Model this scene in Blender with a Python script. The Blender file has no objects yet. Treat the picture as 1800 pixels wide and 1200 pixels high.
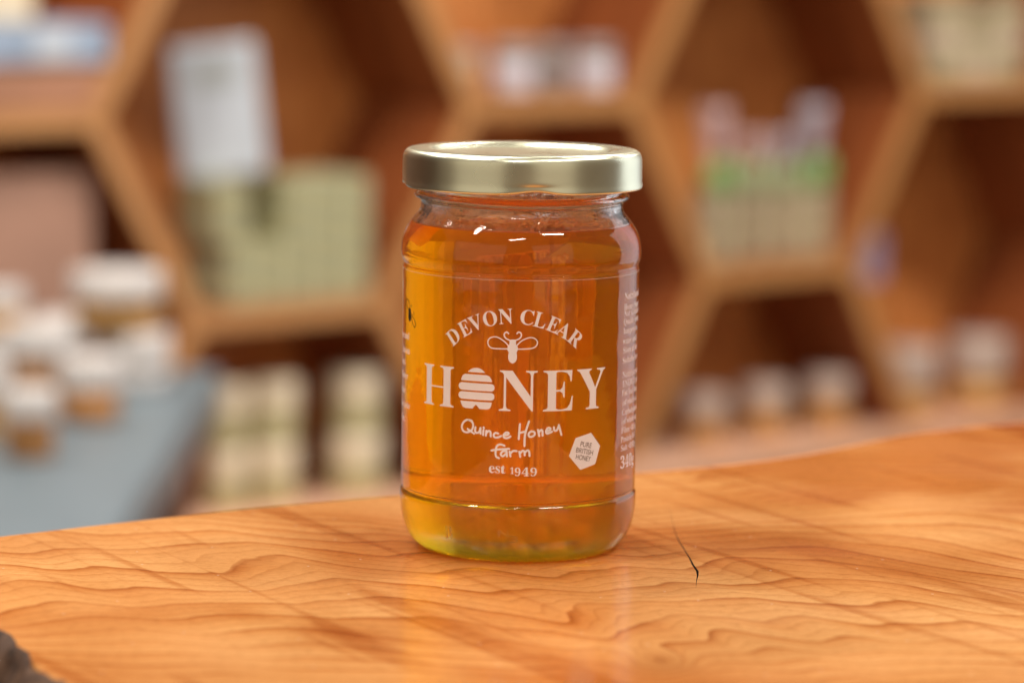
import bpy, bmesh, math, random
from mathutils import Vector, Matrix

# ------------------------------------------------------------------ camera, light, exposure
sc = bpy.context.scene
C = sc.collection
FPX = 5310.0                                    # focal length in photo pixels (1800 wide)
PITCH = math.atan(700 / FPX); DIST = 0.9; ROLL = math.radians(0.8)
CAM_H = DIST * math.tan(PITCH + math.atan(355 / FPX))
CAM = Vector((-0.0024, -DIST, CAM_H))
_x = Vector((1, 0, 0)); _f = Vector((0, math.cos(PITCH), -math.sin(PITCH))); _u = Vector((0, math.sin(PITCH), math.cos(PITCH)))
AX = _x * math.cos(ROLL) + _u * math.sin(ROLL); AY = _u * math.cos(ROLL) - _x * math.sin(ROLL)
cam = bpy.data.cameras.new('camera'); cam_o = bpy.data.objects.new('camera', cam); C.objects.link(cam_o)
cam_o.matrix_world = Matrix(((AX.x, AY.x, -_f.x, CAM.x), (AX.y, AY.y, -_f.y, CAM.y), (AX.z, AY.z, -_f.z, CAM.z), (0, 0, 0, 1)))
cam.sensor_width = 36; cam.lens = FPX / 1800 * 36; cam.clip_start = 0.02; cam.clip_end = 60
cam.dof.use_dof = True; cam.dof.focus_distance = 0.872; cam.dof.aperture_fstop = cam.lens / 15
sc.camera = cam_o

world = bpy.data.worlds.new('World'); sc.world = world; world.use_nodes = True
bg = world.node_tree.nodes['Background']; bg.inputs[0].default_value = (1.0, 0.74, 0.52, 1); bg.inputs[1].default_value = 0.19

def lamp(name, loc, target, sx, sy, watts, col):
    l = bpy.data.lights.new(name, 'AREA'); l.shape = 'RECTANGLE'; l.size = sx; l.size_y = sy; l.energy = watts; l.color = col
    o = bpy.data.objects.new(name, l); C.objects.link(o); o.location = loc
    o.rotation_euler = (Vector(target) - Vector(loc)).to_track_quat('-Z', 'Y').to_euler()
    return o
WARM = (1.0, 0.93, 0.84); COOL = (0.86, 0.92, 1.0)
for az, wd, rad_ in ((61, .95, 1.45), (46.8, .53, 1.3), (38.1, .385, 1.05), (31.5, .31, .72), (26.2, .25, .36)):         # shop window panes, daylight from behind right
    a_ = math.radians(az); lamp('shop_window_pane', (3.0 * math.sin(a_), 3.0 * math.cos(a_), 0.45), (0, 0, 0.45), wd, 2.6, rad_ * math.pi * wd * 2.6, COOL)
for i, (x, y, w) in enumerate([(-0.95, -0.45, 15), (0.8, -0.7, 15), (-0.4, 0.55, 14), (1.15, 0.45, 14), (-0.15, -1.5, 10), (-1.5, 0.7, 10), (-0.95, 1.45, 36), (0.55, 2.15, 30), (1.8, 2.9, 44)]):
    l = lamp('ceiling_tube', (x, y, 1.75), (x, y, 0), 0.62, 0.10, w, WARM)
    l.rotation_euler = (0, 0, math.radians(25))
lamp('fill_lamp_left', (-2.1, -2.3, 0.8), (0, 0, 0.1), 3.0, 2.3, 10, (1, .88, .68))   # unseen fill lamps added behind the camera to brighten the lid
lamp('fill_lamp_right', (1.6, -2.6, 0.8), (0, 0, 0.1), 2.2, 2.3, 8, (1, .88, .68))

sc.view_settings.view_transform = 'Standard'; sc.view_settings.look = 'None'
sc.view_settings.exposure = 0.0; sc.view_settings.gamma = 1.0
cy = sc.cycles
cy.use_denoising = True
cy.max_bounces = 24; cy.transmission_bounces = 20; cy.glossy_bounces = 8; cy.diffuse_bounces = 4; cy.transparent_max_bounces = 24; cy.volume_bounces = 5
cy.caustics_reflective = True; cy.caustics_refractive = True; cy.blur_glossy = 0.6; cy.sample_clamp_indirect = 6.0

# ------------------------------------------------------------------ pixel helpers
def ray(px, py):
    return (AX * ((px - 900) / FPX) + AY * (-(py - 600) / FPX) + _f)
def on_z(px, py, z):                               # point where the pixel's ray meets the level z
    r = ray(px, py); return CAM + r * ((z - CAM.z) / r.z)
def at_y(px, py, y):
    r = ray(px, py); return CAM + r * ((y - CAM.y) / r.y)

# ------------------------------------------------------------------ materials
def mat(name):
    m = bpy.data.materials.new(name); m.use_nodes = True; nt = m.node_tree
    return m, nt, nt.nodes['Principled BSDF']
def nd(nt, t, **kw):
    n = nt.nodes.new(t)
    for k, v in kw.items(): setattr(n, k, v)
    return n
def math_n(nt, op, a, b=None, clamp=False):
    n = nd(nt, 'ShaderNodeMath', operation=op, use_clamp=clamp)
    for i, v in enumerate((a, b)):
        if v is None: continue
        if isinstance(v, (int, float)): n.inputs[i].default_value = v
        else: nt.links.new(v, n.inputs[i])
    return n.outputs[0]
def ramp(nt, fac, stops):
    r = nd(nt, 'ShaderNodeValToRGB'); e = r.color_ramp.elements
    while len(e) < len(stops): e.new(0.5)
    for k, (p, c) in enumerate(stops): e[k].position = p; e[k].color = (*c, 1)
    nt.links.new(fac, r.inputs[0]); return r.outputs[0]
def mixc(nt, fac, a, b, mode='MIX'):
    n = nd(nt, 'ShaderNodeMix', data_type='RGBA', blend_type=mode)
    for s, v in ((0, fac), (6, a), (7, b)):
        if isinstance(v, (int, float)): n.inputs[s].default_value = v
        elif isinstance(v, tuple): n.inputs[s].default_value = (*v, 1)
        else: nt.links.new(v, n.inputs[s])
    return n.outputs[2]

def simple(name, col, rough=0.5, var=0.12, scale=30, metal=0.0, spec=0.5):
    m, nt, b = mat(name)
    tc = nd(nt, 'ShaderNodeTexCoord'); no = nd(nt, 'ShaderNodeTexNoise'); no.inputs['Scale'].default_value = scale; no.inputs['Detail'].default_value = 4
    nt.links.new(tc.outputs['Object'], no.inputs['Vector'])
    c2 = tuple(max(0, c * (1 - var * 2)) for c in col); c3 = tuple(min(1, c * (1 + var)) for c in col)
    nt.links.new(ramp(nt, no.outputs[0], [(0.3, c2), (0.7, c3)]), b.inputs['Base Color'])
    b.inputs['Roughness'].default_value = rough; b.inputs['Metallic'].default_value = metal; b.inputs['Specular IOR Level'].default_value = spec
    return m

def wood_plain(name, dark, light, rough=0.45, sc_=(3, 40, 40)):
    m, nt, b = mat(name)
    tc = nd(nt, 'ShaderNodeTexCoord'); mp = nd(nt, 'ShaderNodeMapping'); mp.inputs['Scale'].default_value = sc_
    nt.links.new(tc.outputs['Object'], mp.inputs[0])
    no = nd(nt, 'ShaderNodeTexNoise'); no.inputs['Scale'].default_value = 1; no.inputs['Detail'].default_value = 5; no.inputs['Distortion'].default_value = 0.6
    nt.links.new(mp.outputs[0], no.inputs['Vector'])
    nt.links.new(ramp(nt, no.outputs[0], [(0.3, dark), (0.7, light)]), b.inputs['Base Color'])
    b.inputs['Roughness'].default_value = rough
    return m

def slab_wood():
    m, nt, b = mat('varnished_figured_wood'); L = nt.links
    tc = nd(nt, 'ShaderNodeTexCoord')
    mp = nd(nt, 'ShaderNodeMapping'); mp.inputs['Scale'].default_value = (1000, 1000, 0)       # millimetres
    L.new(tc.outputs['Object'], mp.inputs[0]); P = mp.outputs[0]
    sep = nd(nt, 'ShaderNodeSeparateXYZ'); L.new(P, sep.inputs[0]); X, Y = sep.outputs[0], sep.outputs[1]
    def noise(sx, sy, rot=0.0, det=2.0, off=0.0, dist=0.0, rough=0.5):
        q = nd(nt, 'ShaderNodeMapping'); q.vector_type = 'TEXTURE'
        q.inputs['Rotation'].default_value = (0, 0, rot); q.inputs['Scale'].default_value = (sx, sy, 1); q.inputs['Location'].default_value = (off, off * .7, 0)
        L.new(P, q.inputs[0])
        n = nd(nt, 'ShaderNodeTexNoise'); n.noise_dimensions = '2D'; n.inputs['Scale'].default_value = 1; n.inputs['Detail'].default_value = det
        n.inputs['Distortion'].default_value = dist; n.inputs['Roughness'].default_value = rough
        L.new(q.outputs[0], n.inputs['Vector']); return math_n(nt, 'SUBTRACT', n.outputs[0], 0.5)
    mul = lambda a, k: math_n(nt, 'MULTIPLY', a, k); add = lambda a, c: math_n(nt, 'ADD', a, c)
    # growth-ring height field: iso-lines of h are the ring lines
    h = mul(Y, 1 / 15.0)
    h = add(h, mul(X, 0.004))
    h = add(h, mul(noise(210, 190, 0.15, 0.5, 31), 15.0))
    h = add(h, mul(noise(70, 60, -0.2, 1.0, 77), 0.9))
    ang = math.radians(-59)
    s1 = noise(420, 36, ang, 1.0, 13); s2 = noise(260, 8.5, ang, 1.0, 55, 0.35)
    h = add(h, mul(s1, 1.7)); h = add(h, mul(s2, 0.16))
    h = add(h, mul(noise(18, 18, 0.3, 1, 5), 0.08))
    lobe = math_n(nt, 'MULTIPLY', math_n(nt, 'MULTIPLY', math_n(nt, 'SUBTRACT', mul(Y, -1), 45), 1 / 70.0, True), math_n(nt, 'MULTIPLY', add(X, 50), 1 / 70.0, True))
    h = add(h, math_n(nt, 'MULTIPLY', mul(noise(90, 26, ang, 1.0, 19), 1.9), lobe))
    # a small knot near the front of the slab
    kn = on_z(1166, 1166, 0) * 1000
    dx = math_n(nt, 'SUBTRACT', X, kn.x); dy = mul(math_n(nt, 'SUBTRACT', Y, kn.y), 0.62)
    d2 = add(math_n(nt, 'MULTIPLY', dx, dx), math_n(nt, 'MULTIPLY', dy, dy))
    kd = math_n(nt, 'EXPONENT', mul(d2, -1 / 70.0))
    h = add(h, mul(kd, 2.6))
    f = math_n(nt, 'FRACT', h)
    ring = ramp(nt, f, [(0.0, (.685, .345, .122)), (0.45, (.67, .325, .112)), (0.78, (.605, .262, .08)), (0.90, (.49, .178, .046)), (0.945, (.42, .135, .032)), (1.0, (.665, .325, .114))])
    fade = ramp(nt, add(noise(60, 40, 0.2, 2, 88), 0.5), [(.36, (.35,) * 3), (.58, (1,) * 3)])
    ring = mixc(nt, fade, (.655, .315, .11), ring)
    big = noise(120, 110, -0.35, 2, 3, .4)
    sub = ramp(nt, math_n(nt, 'FRACT', mul(h, 3.0)), [(0.0, (1.03, 1.03, 1.03)), (.7, (.97, .955, .94)), (.94, (.80, .72, .64)), (1.0, (1.03, 1.03, 1.03))])
    ring = mixc(nt, 0.75, ring, sub, 'MULTIPLY')
    flame = ramp(nt, add(big, 0.5), [(0.34, (.74, .54, .38)), (0.47, (.94, .88, .82)), (0.64, (1.06, 1.10, 1.16))])
    col = mixc(nt, 1.0, ring, flame, 'MULTIPLY')
    smask = ramp(nt, add(noise(130, 60, ang, 1, 66), 0.5), [(.36, (.1,) * 3), (.54, (1,) * 3)])
    strk = ramp(nt, add(math_n(nt, 'MULTIPLY', s2, smask), 0.5), [(0.32, (.72, .54, .39)), (0.42, (1, 1, 1)), (0.68, (1.05, 1.08, 1.1))])
    col = mixc(nt, 0.75, col, strk, 'MULTIPLY')
    for bx, by, rx, ry, k in ((650, 965, 30, 45, .95), (1010, 1080, 26, 30, .4), (1360, 965, 44, 30, .9), (1620, 1010, 30, 26, .7), (1250, 1150, 24, 18, .4), (250, 1180, 22, 22, .45), (60, 960, 20, 24, .5), (760, 1090, 16, 36, .45)):      # darker heartwood patches
        bp_ = on_z(bx, by, 0) * 1000
        ex = mul(math_n(nt, 'SUBTRACT', add(X, mul(s1, 50.0)), bp_.x), 1 / rx); ey = mul(math_n(nt, 'SUBTRACT', add(Y, mul(noise(40, 40, 0, 2, bx), 50.0)), bp_.y), 1 / ry)
        g_ = math_n(nt, 'EXPONENT', mul(add(math_n(nt, 'MULTIPLY', ex, ex), math_n(nt, 'MULTIPLY', ey, ey)), -1.0))
        col = mixc(nt, mul(g_, k), col, mixc(nt, 1.0, col, (.68, .50, .35), 'MULTIPLY'))
    fine = ramp(nt, add(noise(3.6, 0.7, 0.1, 3, 9, 0.3, .75), 0.5), [(0.28, (.70, .62, .54)), (0.5, (1, 1, 1)), (0.75, (1.08, 1.08, 1.08))])
    col = mixc(nt, 0.85, col, fine, 'MULTIPLY')
    col = mixc(nt, mul(kd, 0.45), col, (.30, .12, .03))
    spk = nd(nt, 'ShaderNodeTexVoronoi'); spk.voronoi_dimensions = '2D'; spk.inputs['Scale'].default_value = 1 / 34.0; L.new(P, spk.inputs['Vector'])
    dot = math_n(nt, 'LESS_THAN', spk.outputs['Distance'], 0.011)
    col = mixc(nt, mul(dot, 0.5), col, (.75, .62, .5))
    L.new(col, b.inputs['Base Color'])
    rg = ramp(nt, add(noise(60, 40, 0, 4, 21), 0.5), [(0.35, (.13,) * 3), (0.65, (.22,) * 3)])
    L.new(rg, b.inputs['Roughness'])
    b.inputs['Specular IOR Level'].default_value = 0.42
    bp = nd(nt, 'ShaderNodeBump'); bp.inputs['Strength'].default_value = 0.25; bp.inputs['Distance'].default_value = 0.0006
    hh = add(mul(noise(30, 14, ang, 2, 41), 1.0), mul(noise(1.4, .5, 0.1, 2, 61), 0.05))
    L.new(hh, bp.inputs['Height']); L.new(bp.outputs[0], b.inputs['Normal'])
    return m

def glass_mat():
    m, nt, b = mat('clear_jar_glass'); L = nt.links
    b.inputs['Base Color'].default_value = (1, 1, 1, 1); b.inputs['Transmission Weight'].default_value = 1; b.inputs['IOR'].default_value = 1.5; b.inputs['Roughness'].default_value = 0.0
    tc = nd(nt, 'ShaderNodeTexCoord'); no = nd(nt, 'ShaderNodeTexNoise'); no.inputs['Scale'].default_value = 95; no.inputs['Detail'].default_value = 2
    L.new(tc.outputs['Object'], no.inputs['Vector'])
    # honey splashes and dew on the glass above the honey: fine relief only there
    fn = nd(nt, 'ShaderNodeTexNoise'); fn.inputs['Scale'].default_value = 1300; fn.inputs['Detail'].default_value = 3; L.new(tc.outputs['Object'], fn.inputs['Vector'])
    sp = nd(nt, 'ShaderNodeSeparateXYZ'); L.new(tc.outputs['Object'], sp.inputs[0])
    zr = nd(nt, 'ShaderNodeMapRange'); zr.inputs[1].default_value = .0965; zr.inputs[2].default_value = .0985; L.new(sp.outputs[2], zr.inputs[0])
    patch = nd(nt, 'ShaderNodeTexNoise'); patch.inputs['Scale'].default_value = 160; L.new(tc.outputs['Object'], patch.inputs['Vector'])
    pm = math_n(nt, 'MULTIPLY', math_n(nt, 'SUBTRACT', patch.outputs[0], .48, True), 5, True)
    hgt = math_n(nt, 'ADD', math_n(nt, 'MULTIPLY', no.outputs[0], 0.35), math_n(nt, 'MULTIPLY', math_n(nt, 'MULTIPLY', fn.outputs[0], pm), math_n(nt, 'MULTIPLY', zr.outputs[0], .26)))
    zb2 = nd(nt, 'ShaderNodeMapRange'); zb2.inputs[1].default_value = .0032; zb2.inputs[2].default_value = .0018; L.new(sp.outputs[2], zb2.inputs[0])
    stp = nd(nt, 'ShaderNodeTexNoise'); stp.inputs['Scale'].default_value = 520; stp.inputs['Detail'].default_value = 2; L.new(tc.outputs['Object'], stp.inputs['Vector'])
    hl = nd(nt, 'ShaderNodeMapRange'); hl.inputs[1].default_value = .0165; hl.inputs[2].default_value = .0120; L.new(sp.outputs[2], hl.inputs[0])
    wv = nd(nt, 'ShaderNodeTexNoise'); wv.inputs['Scale'].default_value = 210; wv.inputs['Detail'].default_value = 1; L.new(tc.outputs['Object'], wv.inputs['Vector'])
    hgt = math_n(nt, 'ADD', hgt, math_n(nt, 'MULTIPLY', math_n(nt, 'MULTIPLY', wv.outputs[0], hl.outputs[0]), .3))
    hgt = math_n(nt, 'ADD', hgt, math_n(nt, 'MULTIPLY', math_n(nt, 'MULTIPLY', stp.outputs[0], zb2.outputs[0]), .6))
    bp = nd(nt, 'ShaderNodeBump'); bp.inputs['Strength'].default_value = 0.5; bp.inputs['Distance'].default_value = 0.0008
    L.new(math_n(nt, 'MULTIPLY', hl.outputs[0], .19), b.inputs['Roughness'])
    L.new(hgt, bp.inputs['Height']); L.new(bp.outputs[0], b.inputs['Normal'])
    return m
def tint_mat():
    m = bpy.data.materials.new('green_glass_tint'); m.use_nodes = True; nt = m.node_tree; nt.nodes.clear()
    out = nd(nt, 'ShaderNodeOutputMaterial'); va = nd(nt, 'ShaderNodeVolumeAbsorption'); va.inputs['Color'].default_value = (.50, .90, .45, 1); va.inputs['Density'].default_value = 45
    nt.links.new(va.outputs[0], out.inputs['Volume']); return m
def honey_mat():
    m = bpy.data.materials.new('amber_honey'); m.use_nodes = True; nt = m.node_tree; nt.nodes.clear()
    out = nd(nt, 'ShaderNodeOutputMaterial')
    va = nd(nt, 'ShaderNodeVolumeAbsorption'); va.inputs['Color'].default_value = (.993, .84, .0, 1); va.inputs['Density'].default_value = 130
    vs = nd(nt, 'ShaderNodeVolumeScatter'); vs.inputs['Color'].default_value = (1, .97, .9, 1); vs.inputs['Density'].default_value = 16; vs.inputs['Anisotropy'].default_value = .7
    ad = nd(nt, 'ShaderNodeAddShader'); nt.links.new(va.outputs[0], ad.inputs[0]); nt.links.new(vs.outputs[0], ad.inputs[1])
    nt.links.new(ad.outputs[0], out.inputs['Volume'])
    return m
def lid_mat():
    m, nt, b = mat('pale_gold_tinplate'); L = nt.links
    b.inputs['Metallic'].default_value = 1.0; b.inputs['Base Color'].default_value = (.74, .66, .40, 1)
    tc = nd(nt, 'ShaderNodeTexCoord'); no = nd(nt, 'ShaderNodeTexNoise'); no.inputs['Scale'].default_value = 60; no.inputs['Detail'].default_value = 2; L.new(tc.outputs['Object'], no.inputs['Vector'])
    L.new(ramp(nt, no.outputs[0], [(.35, (.27,) * 3), (.65, (.32,) * 3)]), b.inputs['Roughness'])
    dust = nd(nt, 'ShaderNodeTexVoronoi'); dust.inputs['Scale'].default_value = 420; L.new(tc.outputs['Object'], dust.inputs['Vector'])
    big = nd(nt, 'ShaderNodeTexNoise'); big.inputs['Scale'].default_value = 70; L.new(tc.outputs['Object'], big.inputs['Vector'])
    dm = math_n(nt, 'MULTIPLY', math_n(nt, 'LESS_THAN', dust.outputs['Distance'], .13), math_n(nt, 'GREATER_THAN', big.outputs[0], .54))
    L.new(mixc(nt, math_n(nt, 'MULTIPLY', dm, .25), (.78, .785, .60), (.95, .9, .75)), b.inputs['Base Color'])
    bp = nd(nt, 'ShaderNodeBump'); bp.inputs['Strength'].default_value = .006; bp.inputs['Distance'].default_value = .0003; L.new(big.outputs[0], bp.inputs['Height']); L.new(bp.outputs[0], b.inputs['Normal'])
    return m
def bark_mat():
    m, nt, b = mat('rough_bark'); L = nt.links
    tc = nd(nt, 'ShaderNodeTexCoord'); no = nd(nt, 'ShaderNodeTexNoise'); no.inputs['Scale'].default_value = 130; no.inputs['Detail'].default_value = 6; L.new(tc.outputs['Object'], no.inputs['Vector'])
    L.new(ramp(nt, no.outputs[0], [(.3, (.018, .008, .004)), (.5, (.075, .033, .015)), (.72, (.19, .10, .055))]), b.inputs['Base Color']); b.inputs['Roughness'].default_value = .8
    return m

M = dict(
    slab=slab_wood(), glass=glass_mat(), honey=honey_mat(), tint=tint_mat(), lid=lid_mat(), bark=bark_mat(),
    ink=simple('pinkish_white_print', (.88, .84, .87), .55, .02, 200), dark_ink=simple('dark_brown_print', (.012, .008, .006), .5, .1, 200),
    badge_ink=simple('brown_print', (.11, .05, .03), .6, .1, 200), film=None,
    shelf=wood_plain('lit_orange_shelf_wood', (.42, .185, .058), (.57, .28, .10), .42), inner=wood_plain('shaded_red_brown_shelf_wood', (.19, .045, .012), (.32, .09, .022), .5), back=wood_plain('dark_red_back_wood', (.48, .15, .034), (.76, .30, .078), .6, (30, 3, 8)),  # front edges lightened, inner boards darkened: light and shade put into the wood colour
    fascia=simple('grey_brown_paint', (.33, .26, .20), .6), floor=simple('grey_floor', (.22, .18, .15), .5, .15, 6), wall=simple('dark_brown_wall', (.09, .036, .018), .8, .1, 4),
    table=simple('grey_blue_paint', (.15, .20, .235), .35, .08, 8), table_leg=simple('brown_leg_paint', (.30, .15, .10), .5),
    white=simple('white_card', (.56, .61, .68), .5, .03), cream=simple('cream_card', (.78, .66, .48), .55, .05), sage=simple('sage_green_card', (.46, .425, .23), .55, .10, 14),
    sage2=simple('grey_sage_card', (.37, .37, .235), .55, .10, 14), olive=simple('olive_label', (.55, .47, .23), .5, .12, 25), darkgreen=simple('dark_green_card', (.13, .14, .05), .5),
    offwhite=simple('off_white_plastic', (.64, .60, .58), .4, .04), amber=simple('amber_comb', (.46, .20, .055), .3, .3, 45), amber2=simple('tan_comb', (.60, .31, .09), .35, .3, 45),
    darkamber=simple('dark_amber_honey', (.13, .045, .013), .12, .2, 30), greylid=simple('grey_lid', (.36, .33, .32), .35), lilac=simple('lilac_label', (.72, .68, .75), .5, .05),
    blue=simple('pale_blue_card', (.36, .45, .60), .4, .15, 14), peach=simple('peach_card', (.40, .19, .11), .6, .12, 10), mauve=simple('mauve_brown_card', (.40, .22, .155), .6, .2, 6),
    basewood=wood_plain('lit_pinkish_base_wood', (.72, .41, .27), (.86, .52, .36), .45), palegreen=simple('pale_green_ribbon', (.36, .44, .24), .5, .12, 30), greycard=simple('grey_card', (.42, .45, .45), .5, .05), dusk=simple('pinkish_beige_plastic', (.52, .40, .34), .5, .06),
    green=simple('bright_green_ribbon', (.20, .40, .13), .5, .15, 30), pink=simple('pale_pink_cellophane', (.62, .42, .42), .3, .15, 30), lavender=simple('lavender_cellophane', (.45, .40, .46), .3, .15, 30),
    purple=simple('purple_card', (.40, .30, .43), .5, .15, 30), beige=simple('beige_card', (.50, .40, .28), .6, .1, 30), brownband=simple('brown_card', (.20, .12, .05), .6),
)

# ------------------------------------------------------------------ mesh helpers
def obj(name, bm, m, parent=None, smooth=False):
    me = bpy.data.meshes.new(name); bm.to_mesh(me); bm.free()
    if smooth:
        for p in me.polygons: p.use_smooth = True
    if m is not None: me.materials.append(m)
    o = bpy.data.objects.new(name, me); C.objects.link(o)
    if parent: o.parent = parent
    return o
def tag(o, label, cat, group=None):
    o['label'] = label; o['category'] = cat
    if group: o['group'] = group
    return o
def thing(name, loc, label, cat, group=None, rz=0.0):
    o = bpy.data.objects.new(name, None); C.objects.link(o); o.empty_display_size = .02
    o.location = loc; o.rotation_euler = (0, 0, rz); return tag(o, label, cat, group)
def structure(o): o['kind'] = 'structure'; return o

def crom(pts, n, closed=False):
    P = [Vector(p) for p in pts]; out = []; N = len(P)
    for i in range(N if closed else N - 1):
        if closed: a, b, c, d = P[i - 1], P[i], P[(i + 1) % N], P[(i + 2) % N]
        else: a, b, c, d = P[max(i - 1, 0)], P[i], P[i + 1], P[min(i + 2, N - 1)]
        for k in range(n):
            t = k / n
            out.append(.5 * ((2 * b) + (c - a) * t + (2 * a - 5 * b + 4 * c - d) * t * t + (3 * b - a - 3 * c + d) * t ** 3))
    if not closed: out.append(P[-1])
    return out
def lathe(profile, seg=192, fn=None, scale=.001):
    """profile: (r, z) in mm from one axis end to the other; fn(r, z, phi) -> (r, z)"""
    bm = bmesh.new(); rings = []
    for r, z in profile:
        if r < 1e-6: rings.append([bm.verts.new((0, 0, z * scale))]); continue
        row = []
        for k in range(seg):
            ph = 2 * math.pi * k / seg; rr, zz = fn(r, z, ph) if fn else (r, z)
            row.append(bm.verts.new((rr * scale * math.cos(ph), rr * scale * math.sin(ph), zz * scale)))
        rings.append(row)
    for a, b in zip(rings, rings[1:]):
        for k in range(seg):
            k2 = (k + 1) % seg
            if len(a) == 1 and len(b) == 1: continue
            if len(a) == 1: bm.faces.new((a[0], b[k], b[k2]))
            elif len(b) == 1: bm.faces.new((a[k2], a[k], b[0]))
            else: bm.faces.new((a[k], b[k], b[k2], a[k2]))
    bmesh.ops.recalc_face_normals(bm, faces=bm.faces)
    return bm
def box(sx, sy, sz, z0=0.0, bev=0.0, cx=0, cy_=0):
    bm = bmesh.new(); bmesh.ops.create_cube(bm, size=1)
    for v in bm.verts: v.co = Vector((v.co.x * sx + cx, v.co.y * sy + cy_, (v.co.z + .5) * sz + z0))
    if bev: bmesh.ops.bevel(bm, geom=bm.edges[:], offset=bev, segments=2, affect='EDGES', profile=.5)
    return bm

# ------------------------------------------------------------------ the setting
FLOOR_Z = -0.95
bm = bmesh.new(); bmesh.ops.create_grid(bm, x_segments=1, y_segments=1, size=9)
fl = structure(obj('floor', bm, M['floor'])); fl.location = (0, 4, FLOOR_Z)

TH = math.radians(40.5); U = Vector((math.cos(TH), math.sin(TH), 0)); NRM = Vector((math.sin(TH), -math.cos(TH), 0))
D0 = 4.1; S = 0.2965; Q = math.sqrt(3) / 2
ORG = Vector((CAM.x, CAM.y + D0, CAM.z)) + U * -0.672 + Vector((0, 0, -0.2195))      # lattice point A on the shelf front
DEPTH = 0.225; TK = 0.027
BASE_Z = ORG.z - 2 * Q * S
def sh(lx, ly, back=0.0):                       # shelf lattice -> world
    return ORG + U * (lx * S) + Vector((0, 0, ly * S)) - NRM * back
def shelf_pt(px, py, back=0.0):                 # pixel -> point on the plane `back` metres behind the shelf front
    r = ray(px, py); o = ORG - NRM * back
    return CAM + r * ((o - CAM).dot(NRM) / r.dot(NRM))
def stand(px, back, lvl):                       # point on a shelf level under pixel column px
    p = shelf_pt(px, 400, back); return Vector((p.x, p.y, ORG.z + lvl * S + TK * .5))

wl = structure(obj('wall', box(9.4, .08, 3.6, FLOOR_Z, 0), M['wall'])); wl.location = ORG + U * -.3 - NRM * (DEPTH + .09); wl.location.z = 0; wl.rotation_euler = (0, 0, TH)

shelf = thing('honeycomb_shelf', (ORG.x, ORG.y, FLOOR_Z), 'orange wooden honeycomb shelving of hexagonal cells along the back of the shop', 'shelf', rz=TH)
shelf_m = Matrix.Translation((ORG.x, ORG.y, FLOOR_Z)) @ Matrix.Rotation(TH, 4, 'Z')
inv = shelf_m.inverted()
edges = {}; cells = []
for k in range(-2, 8):
    for m_ in range(-2, 3):
        cx = 1 + 1.5 * k; cz = 2 * m_ + (1 if k % 2 else 0)          # in (S, Q*S)
        if cz < -2 or cz > 3: continue
        cells.append((cx, cz))
        vs = [(cx + 1, cz), (cx + .5, cz + 1), (cx - .5, cz + 1), (cx - 1, cz), (cx - .5, cz - 1), (cx + .5, cz - 1)]
        for a, b in zip(vs, vs[1:] + vs[:1]):
            if min(a[1], b[1]) < -2.01 or (a[1] == -2 and b[1] == -2): continue
            edges[tuple(sorted((tuple(round(c, 2) for c in a), tuple(round(c, 2) for c in b))))] = 1
board_cache = {}
def board(a, b):
    A = Vector((a[0] * S, a[1] * Q * S)); B = Vector((b[0] * S, b[1] * Q * S)); d = B - A; ln = d.length; an = math.atan2(d.y, d.x)
    if 'b' not in board_cache:
        bm = bmesh.new(); t = TK / 2; e = t / math.sqrt(3) + .0006; h = ln / 2 - .0006
        pr = [(-h, 0), (-h + e, -t), (h - e, -t), (h, 0), (h - e, t), (-h + e, t)]
        f0 = [bm.verts.new((x, 0, z)) for x, z in pr]; f1 = [bm.verts.new((x, DEPTH, z)) for x, z in pr]
        bm.faces.new(f0); bm.faces.new(f1[::-1])
        for i in range(6): bm.faces.new((f0[i], f1[i], f1[(i + 1) % 6], f0[(i + 1) % 6]))
        bmesh.ops.recalc_face_normals(bm, faces=bm.faces)
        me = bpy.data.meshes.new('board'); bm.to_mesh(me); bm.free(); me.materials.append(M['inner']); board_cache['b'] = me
        b2 = bmesh.new(); f0 = [b2.verts.new((x * .9995, -.006, z)) for x, z in pr]; f1 = [b2.verts.new((x * .9995, -.0003, z)) for x, z in pr]
        b2.faces.new(f0); b2.faces.new(f1[::-1])
        for i in range(6): b2.faces.new((f0[i], f1[i], f1[(i + 1) % 6], f0[(i + 1) % 6]))
        bmesh.ops.recalc_face_normals(b2, faces=b2.faces)
        m2 = bpy.data.meshes.new('lit_edge'); b2.to_mesh(m2); b2.free(); m2.materials.append(M['shelf']); board_cache['e'] = m2  # thin front strip added to carry the lit edge colour
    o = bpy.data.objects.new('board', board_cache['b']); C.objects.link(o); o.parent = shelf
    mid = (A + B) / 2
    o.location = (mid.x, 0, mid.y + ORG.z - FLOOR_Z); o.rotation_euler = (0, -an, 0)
    g = bpy.data.objects.new('lit_edge', board_cache['e']); C.objects.link(g); g.parent = o
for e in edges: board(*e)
pan = None
for cx, cz in cells:
    half = cz == -2
    bm = bmesh.new()
    pr = [(1, 0), (.5, 1), (-.5, 1), (-1, 0)] + ([] if half else [(-.5, -1), (.5, -1)])
    k = .992
    f0 = [bm.verts.new((x * S * k, 0, z * Q * S * k)) for x, z in pr]; f1 = [bm.verts.new((v.co.x, .012, v.co.z)) for v in f0]
    bm.faces.new(f0); bm.faces.new(f1[::-1])
    for i in range(len(pr)): bm.faces.new((f0[i], f1[i], f1[(i + 1) % len(pr)], f0[(i + 1) % len(pr)]))
    bmesh.ops.recalc_face_normals(bm, faces=bm.faces)
    o = obj('back_panel', bm, M['back'], shelf); o.location = (cx * S, DEPTH + .003, cz * Q * S + ORG.z - FLOOR_Z)
zb = BASE_Z - FLOOR_Z
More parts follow.
